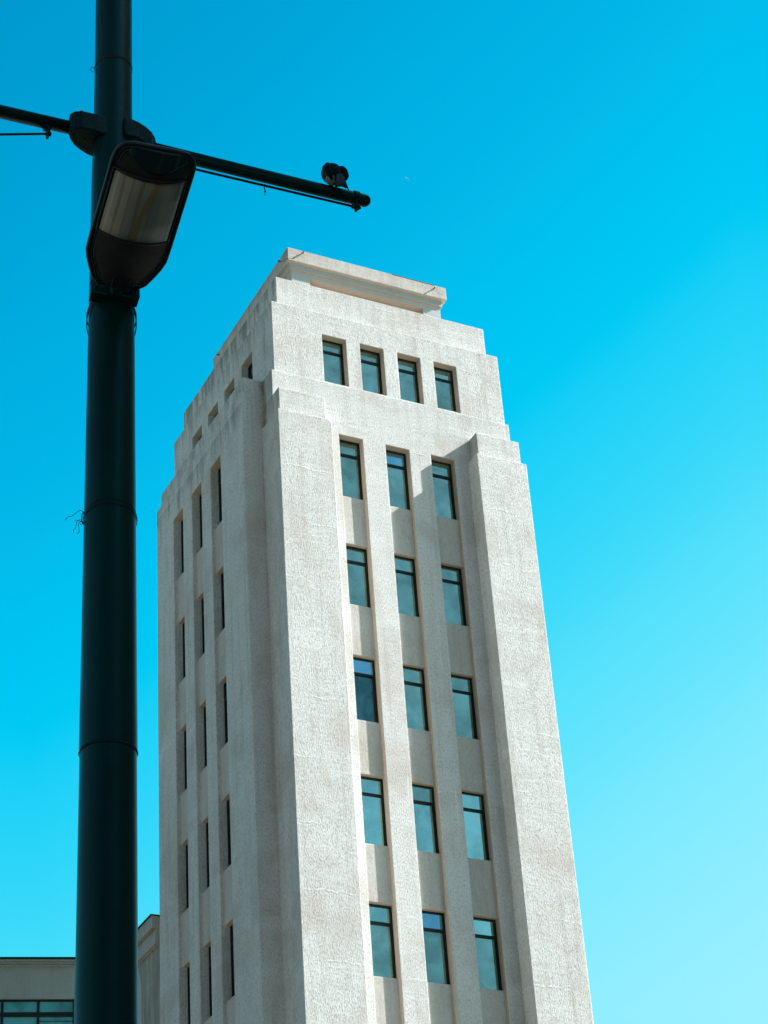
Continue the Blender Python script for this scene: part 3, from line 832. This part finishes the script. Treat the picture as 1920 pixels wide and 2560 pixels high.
for a, z in ((-0.078, 0.030), (-0.070, 0.050), (0.066, 0.028), (0.083, 0.036)):
    bm = bmesh.new(); p = ctr + d1*a + Vector((0, 0, z)); tube(bm, [p - d2*0.002, p + d2*0.010], 0.006, 6)
    link('bolt', bm, M['lamprim'], mp_)
def hoop(z, r_, thick, tilt=0.0, ax=0.0, wob=0.0, n=72):
    pts = []
    for k in range(n+1):
        a = 2*math.pi*k/n
        pts.append((PX+(r_+wob*math.sin(3*a))*math.cos(a), PY+(r_+wob*math.sin(3*a))*math.sin(a), z + tilt*math.cos(a-ax)))
    bm = bmesh.new(); tube(bm, pts, thick, 8, cap=False); return bm
cd = math.atan2(-PY, -PX)
link('strap', hoop(5.615+c, 0.1030, 0.0026, 0.050, cd), M['cable'], pole, smooth=True)
link('strap', hoop(5.580+c, 0.1030, 0.0026, 0.085, cd), M['cable'], pole, smooth=True)
# flat strap near the top, with a loose curled end
bm = bmesh.new(); n = 72; zt_ = 7.053+c
ra = []
for k in range(n):
    a = 2*math.pi*k/n; x, y = math.cos(a), math.sin(a)
    ra.append([bm.verts.new((PX+x*0.0865, PY+y*0.0865, zt_-0.007)), bm.verts.new((PX+x*0.0865, PY+y*0.0865, zt_+0.007))])
for k in range(n): bm.faces.new((ra[k][0], ra[(k+1) % n][0], ra[(k+1) % n][1], ra[k][1]))
aL = cd - math.pi/2 + 0.15
if math.cos(aL) > 0: aL += math.pi
tx, ty = math.cos(aL), math.sin(aL)
tang = Vector((math.sin(cd+0), -math.cos(cd), 0))
pp = []
for q in range(9):
    w = q/8
    p = Vector((PX, PY, zt_)) + Vector((tx, ty, 0))*(0.0868 + 0.022*math.sin(w*math.pi*0.95)) + Vector((0, 0, -0.036*w))
    pp.append(p)
vdir = Vector((math.cos(cd), math.sin(cd), 0))
vv = [[bm.verts.new(p - vdir*0.004 + Vector((0, 0, 0.004))), bm.verts.new(p + vdir*0.004 - Vector((0, 0, 0.003)))] for p in pp]
for a_, b_ in zip(vv, vv[1:]): bm.faces.new((a_[0], b_[0], b_[1], a_[1]))
st_ = link('tied_strap', bm, M['black'])
md = st_.modifiers.new('s', 'SOLIDIFY'); md.thickness = 0.002
tag(st_, 'thin black strap round the upper pole with a curled loose end', 'strap')

# two loops of old wire knotted on the pole, with loose ends on the left
bm = bmesh.new()
def wire_loop(z, r_, tilt, th):
    pts = []
    for k in range(73):
        a = 2*math.pi*k/72
        pts.append((PX+r_*math.cos(a), PY+r_*math.sin(a), z + tilt*math.cos(a-cd) + 0.003*math.sin(5*a)))
    tube(bm, pts, th, 6, cap=False)
wire_loop(4.603+c-0.006, 0.1048, 0.018, 0.0014); wire_loop(4.603+c, 0.1062, 0.034, 0.0014)
side = Vector((-math.cos(AZP), math.sin(AZP), 0)); toc = Vector((math.cos(cd), math.sin(cd), 0))
K0 = Vector((PX, PY, 4.63+c)) + side*0.104 + toc*0.012
K1 = Vector((PX, PY, 4.590+c)) + side*0.107
def rel(K, lst): return [K + side*a + Vector((0, 0, z)) + toc*0.01*i for i, (a, z) in enumerate(lst)]
def smoothpts(P, n=5):
    out = []
    for i in range(len(P)-1):
        p0, p1, p2, p3 = P[max(i-1, 0)], P[i], P[i+1], P[min(i+2, len(P)-1)]
        for k in range(n):
            t_ = k/n
            out.append(0.5*((2*p1) + (p2-p0)*t_ + (2*p0-5*p1+4*p2-p3)*t_*t_ + (3*p1-p0-3*p2+p3)*t_**3))
    out.append(P[-1]); return out
tube(bm, smoothpts(rel(K0, [(0, 0), (0.012, 0.003), (0.030, -0.018), (0.045, -0.038), (0.060, -0.048), (0.068, -0.070)])), 0.0013, 6)
tube(bm, smoothpts(rel(K1, [(0, 0), (0.010, 0.006), (0.022, -0.010), (0.027, -0.045), (0.034, -0.060), (0.033, -0.078)])), 0.0013, 6)
tube(bm, smoothpts(rel(K1, [(0, 0), (0.004, 0.0), (0.015, -0.018), (0.014, -0.040), (0.012, -0.070), (0.020, -0.084)])), 0.0013, 6)
tube(bm, smoothpts(rel(K1, [(0, 0.0), (0.001, -0.014), (0.004, -0.022), (0.009, -0.028)])), 0.0013, 6)
tube(bm, smoothpts(rel(K1, [(0, 0.0), (0.014, 0.001), (0.030, -0.002)])), 0.0011, 6)
tube(bm, smoothpts([K0, K0 + side*0.006 - Vector((0, 0, 0.012)), K1 + side*0.004 + Vector((0, 0, 0.006)), K1]), 0.0022, 6)
for K in (K0, K1):
    tube(bm, [K + Vector((random.uniform(-1, 1), random.uniform(-1, 1), random.uniform(-1, 1)))*0.004 for _ in range(9)], 0.0016, 6)
tag(link('tied_wire', bm, M['black'], smooth=True), 'thin dark wire knotted twice round the pole with frayed ends hanging on the left', 'wire')

# cable tie hanging from the right tie rod
bm = bmesh.new(); X0, Y0 = 3.096, 6.672
tube(bm, smoothpts([Vector((X0, Y0-0.008, ZR+0.004)), Vector((X0-0.002, Y0-0.010, ZR-0.006)), Vector((X0-0.003, Y0-0.004, ZR-0.018)), Vector((X0+0.002, Y0, ZR-0.034)), Vector((X0, Y0, ZR-0.058))]), 0.0017, 6)
tube(bm, smoothpts([Vector((X0, Y0-0.008, ZR+0.004)), Vector((X0+0.002, Y0+0.008, ZR+0.006)), Vector((X0+0.006, Y0+0.009, ZR-0.010)), Vector((X0+0.004, Y0+0.004, ZR-0.024)), Vector((X0+0.002, Y0, ZR-0.034))]), 0.0017, 6)
bmesh.ops.create_cube(bm, size=0.007, matrix=Matrix.Translation((X0+0.002, Y0, ZR-0.034)))
tag(link('cable_tie', bm, M['black'], smooth=False), 'small black cable tie dangling from the thin rod under the right arm', 'cable tie')

# ------------------------------------------------------------------ pigeon on the right arm
BO = Vector((3.437, 6.650, ZA+0.0125))
fd = Vector((0.05, 1.0, 0)).normalized(); sd = Vector((fd.y, -fd.x, 0)); upv = Vector((0, 0, 1))
pig = empty('pigeon', BO, 'dark pigeon perched on the right arm of the pole, seen from behind', 'pigeon')
def loft(bm, st, n=24, closed=True):
    """stations: (fwd, z, halfwidth, halfheight, side)"""
    rings = []
    for i, (a, z, w, h, s0) in enumerate(st):
        a0, z0 = st[max(i-1, 0)][:2]; a1, z1 = st[min(i+1, len(st)-1)][:2]
        t_ = Vector((a1-a0, z1-z0)).normalized()
        nf = fd*(-t_.y) + upv*t_.x
        cpt = BO + fd*a + upv*z + sd*s0
        rings.append([bm.verts.new(cpt + sd*(w*math.cos(2*math.pi*k/n)) + nf*(h*math.sin(2*math.pi*k/n))) for k in range(n)])
    for i in range(len(rings)-1):
        for k in range(n): bm.faces.new((rings[i][k], rings[i][(k+1) % n], rings[i+1][(k+1) % n], rings[i+1][k]))
    bm.faces.new(rings[0][::-1]); bm.faces.new(rings[-1])
bm = bmesh.new()
loft(bm, [(-0.036, 0.004, 0.012, 0.010, 0), (-0.037, 0.014, 0.024, 0.020, 0), (-0.035, 0.032, 0.036, 0.030, 0), (-0.025, 0.057, 0.047, 0.040, 0), (-0.010, 0.084, 0.053, 0.048, 0),
          (0.008, 0.110, 0.050, 0.050, 0), (0.032, 0.135, 0.041, 0.040, 0), (0.048, 0.157, 0.029, 0.030, 0), (0.058, 0.176, 0.022, 0.024, 0), (0.067, 0.192, 0.020, 0.021, 0), (0.077, 0.204, 0.014, 0.014, 0), (0.082, 0.209, 0.005, 0.005, 0)])
link('body', bm, M['feather'], pig, smooth=True)
bm = bmesh.new()
loft(bm, [(0.080, 0.192, 0.006, 0.005, 0), (0.097, 0.190, 0.003, 0.003, 0), (0.107, 0.186, 0.001, 0.001, 0)], 10); link('beak', bm, M['lamprim'], pig, smooth=True)
# pale underside between the legs, on the left
bm = bmesh.new()
loft(bm, [(-0.030, -0.004, 0.010, 0.008, -0.022), (-0.034, 0.008, 0.022, 0.018, -0.024), (-0.034, 0.026, 0.028, 0.026, -0.022), (-0.026, 0.046, 0.026, 0.030, -0.018), (-0.012, 0.062, 0.014, 0.016, -0.012)], 16)
link('belly', bm, M['featherpale'], pig, smooth=True)
for s_ in (-1, 1):                       # folded wings
    bm = bmesh.new()
    k_ = 1.0 if s_ < 0 else 0.86
    loft(bm, [(-0.058, 0.006+0.02*(1-k_), 0.004, 0.004, s_*0.030), (-0.062, 0.024, 0.010, 0.012, s_*0.036), (-0.056, 0.048, 0.015, 0.020, s_*0.042), (-0.040, 0.078, 0.019, 0.028, s_*0.041),
              (-0.022, 0.098, 0.021, 0.034, s_*0.037), (0.000, 0.116, 0.020, 0.032, s_*0.030), (0.020, 0.130, 0.012, 0.020, s_*0.022)], 20)
    link('wing', bm, M['feather'], pig, smooth=True)
    bm = bmesh.new(); p = BO + sd*(s_*0.018) + fd*0.0
    tube(bm, [p + upv*0.055, p + upv*0.022], 0.004, 8)
    for q in (-0.012, 0, 0.012): tube(bm, [p + upv*0.021, p + fd*0.020 + sd*q + upv*0.016], 0.0025, 6)
    link('foot', bm, M['rust'], pig)
bm = bmesh.new()                         # tail: a flat fan hanging towards the street
top = [(-0.052, 0.060, 0.018), (-0.066, 0.024, 0.025), (-0.070, -0.010, 0.030), (-0.074, -0.042, 0.037)]
V1 = []
for a, z, w in top:
    row = []
    for k in range(9):
        x = -1+2*k/8; row.append(bm.verts.new(BO + fd*(a - 0.003*math.cos(x*9)) - fd*(0.008*(1-x*x)) + upv*(z - (0.003*math.cos(x*12) if a < -0.066 else 0)) + sd*(w*x + 0.011)))
    V1.append(row)
for i in range(3):
    for k in range(8): bm.faces.new((V1[i][k], V1[i+1][k], V1[i+1][k+1], V1[i][k+1]))
tl = link('tail', bm, M['tailfeather'], pig, smooth=True); md = tl.modifiers.new('s', 'SOLIDIFY'); md.thickness = 0.006

# ------------------------------------------------------------------ a gull far up in the sky
def ray(u_, v_):
    return (rr*((u_-960)/5325.1) - uu*((v_-1280)/5325.1) + f)
GP = Vector((0, 0, CAMH)) + ray(1016.5, 445.5).normalized()*420
gull = empty('gull', GP, 'tiny white gull with a dark wing tip flying high in the blue sky', 'bird')
bm = bmesh.new()
gf = (rr*(-0.55) + f*0.75 + uu*0.2).normalized(); gs = (rr*0.86 - uu*0.42 + f*0.3).normalized(); gu = gs.cross(gf).normalized()
st = [(-0.26, 0.02), (-0.18, 0.05), (-0.05, 0.075), (0.08, 0.07), (0.16, 0.045), (0.22, 0.04), (0.27, 0.01)]
rings = [[bm.verts.new(GP + gf*a + gs*(w*math.cos(2*math.pi*k/12)) + gu*(w*0.9*math.sin(2*math.pi*k/12))) for k in range(12)] for a, w in st]
for i in range(len(rings)-1):
    for k in range(12): bm.faces.new((rings[i][k], rings[i][(k+1) % 12], rings[i+1][(k+1) % 12], rings[i+1][k]))
bm.faces.new(rings[0]); bm.faces.new(rings[-1])
link('body', bm, M['gullwhite'], gull, smooth=True)
for s_, L_ in ((-1, 0.40), (1, 0.52)):
    bm = bmesh.new(); prev = None
    for k, (q, ch, up_) in enumerate(((0.0, 0.15, 0), (0.35, 0.16, 0.09), (0.7, 0.12, 0.07), (0.88, 0.08, 0.02), (1.0, 0.02, -0.03))):
        p = GP + gs*(s_*(0.04+q*L_)) + gu*up_ - gf*(0.12*q*q)
        row = [bm.verts.new(p + gf*ch*0.5 + gu*0.012), bm.verts.new(p - gf*ch*0.5 + gu*0.004), bm.verts.new(p - gf*ch*0.4 - gu*0.008), bm.verts.new(p + gf*ch*0.5 - gu*0.012)]
        if prev:
            for i in range(4):
                fc = bm.faces.new((prev[i], prev[(i+1) % 4], row[(i+1) % 4], row[i])); fc.material_index = 1 if q > 0.9 else 0
        prev = row
    link('wing', bm, [M['gullwhite'], M['black']], gull)
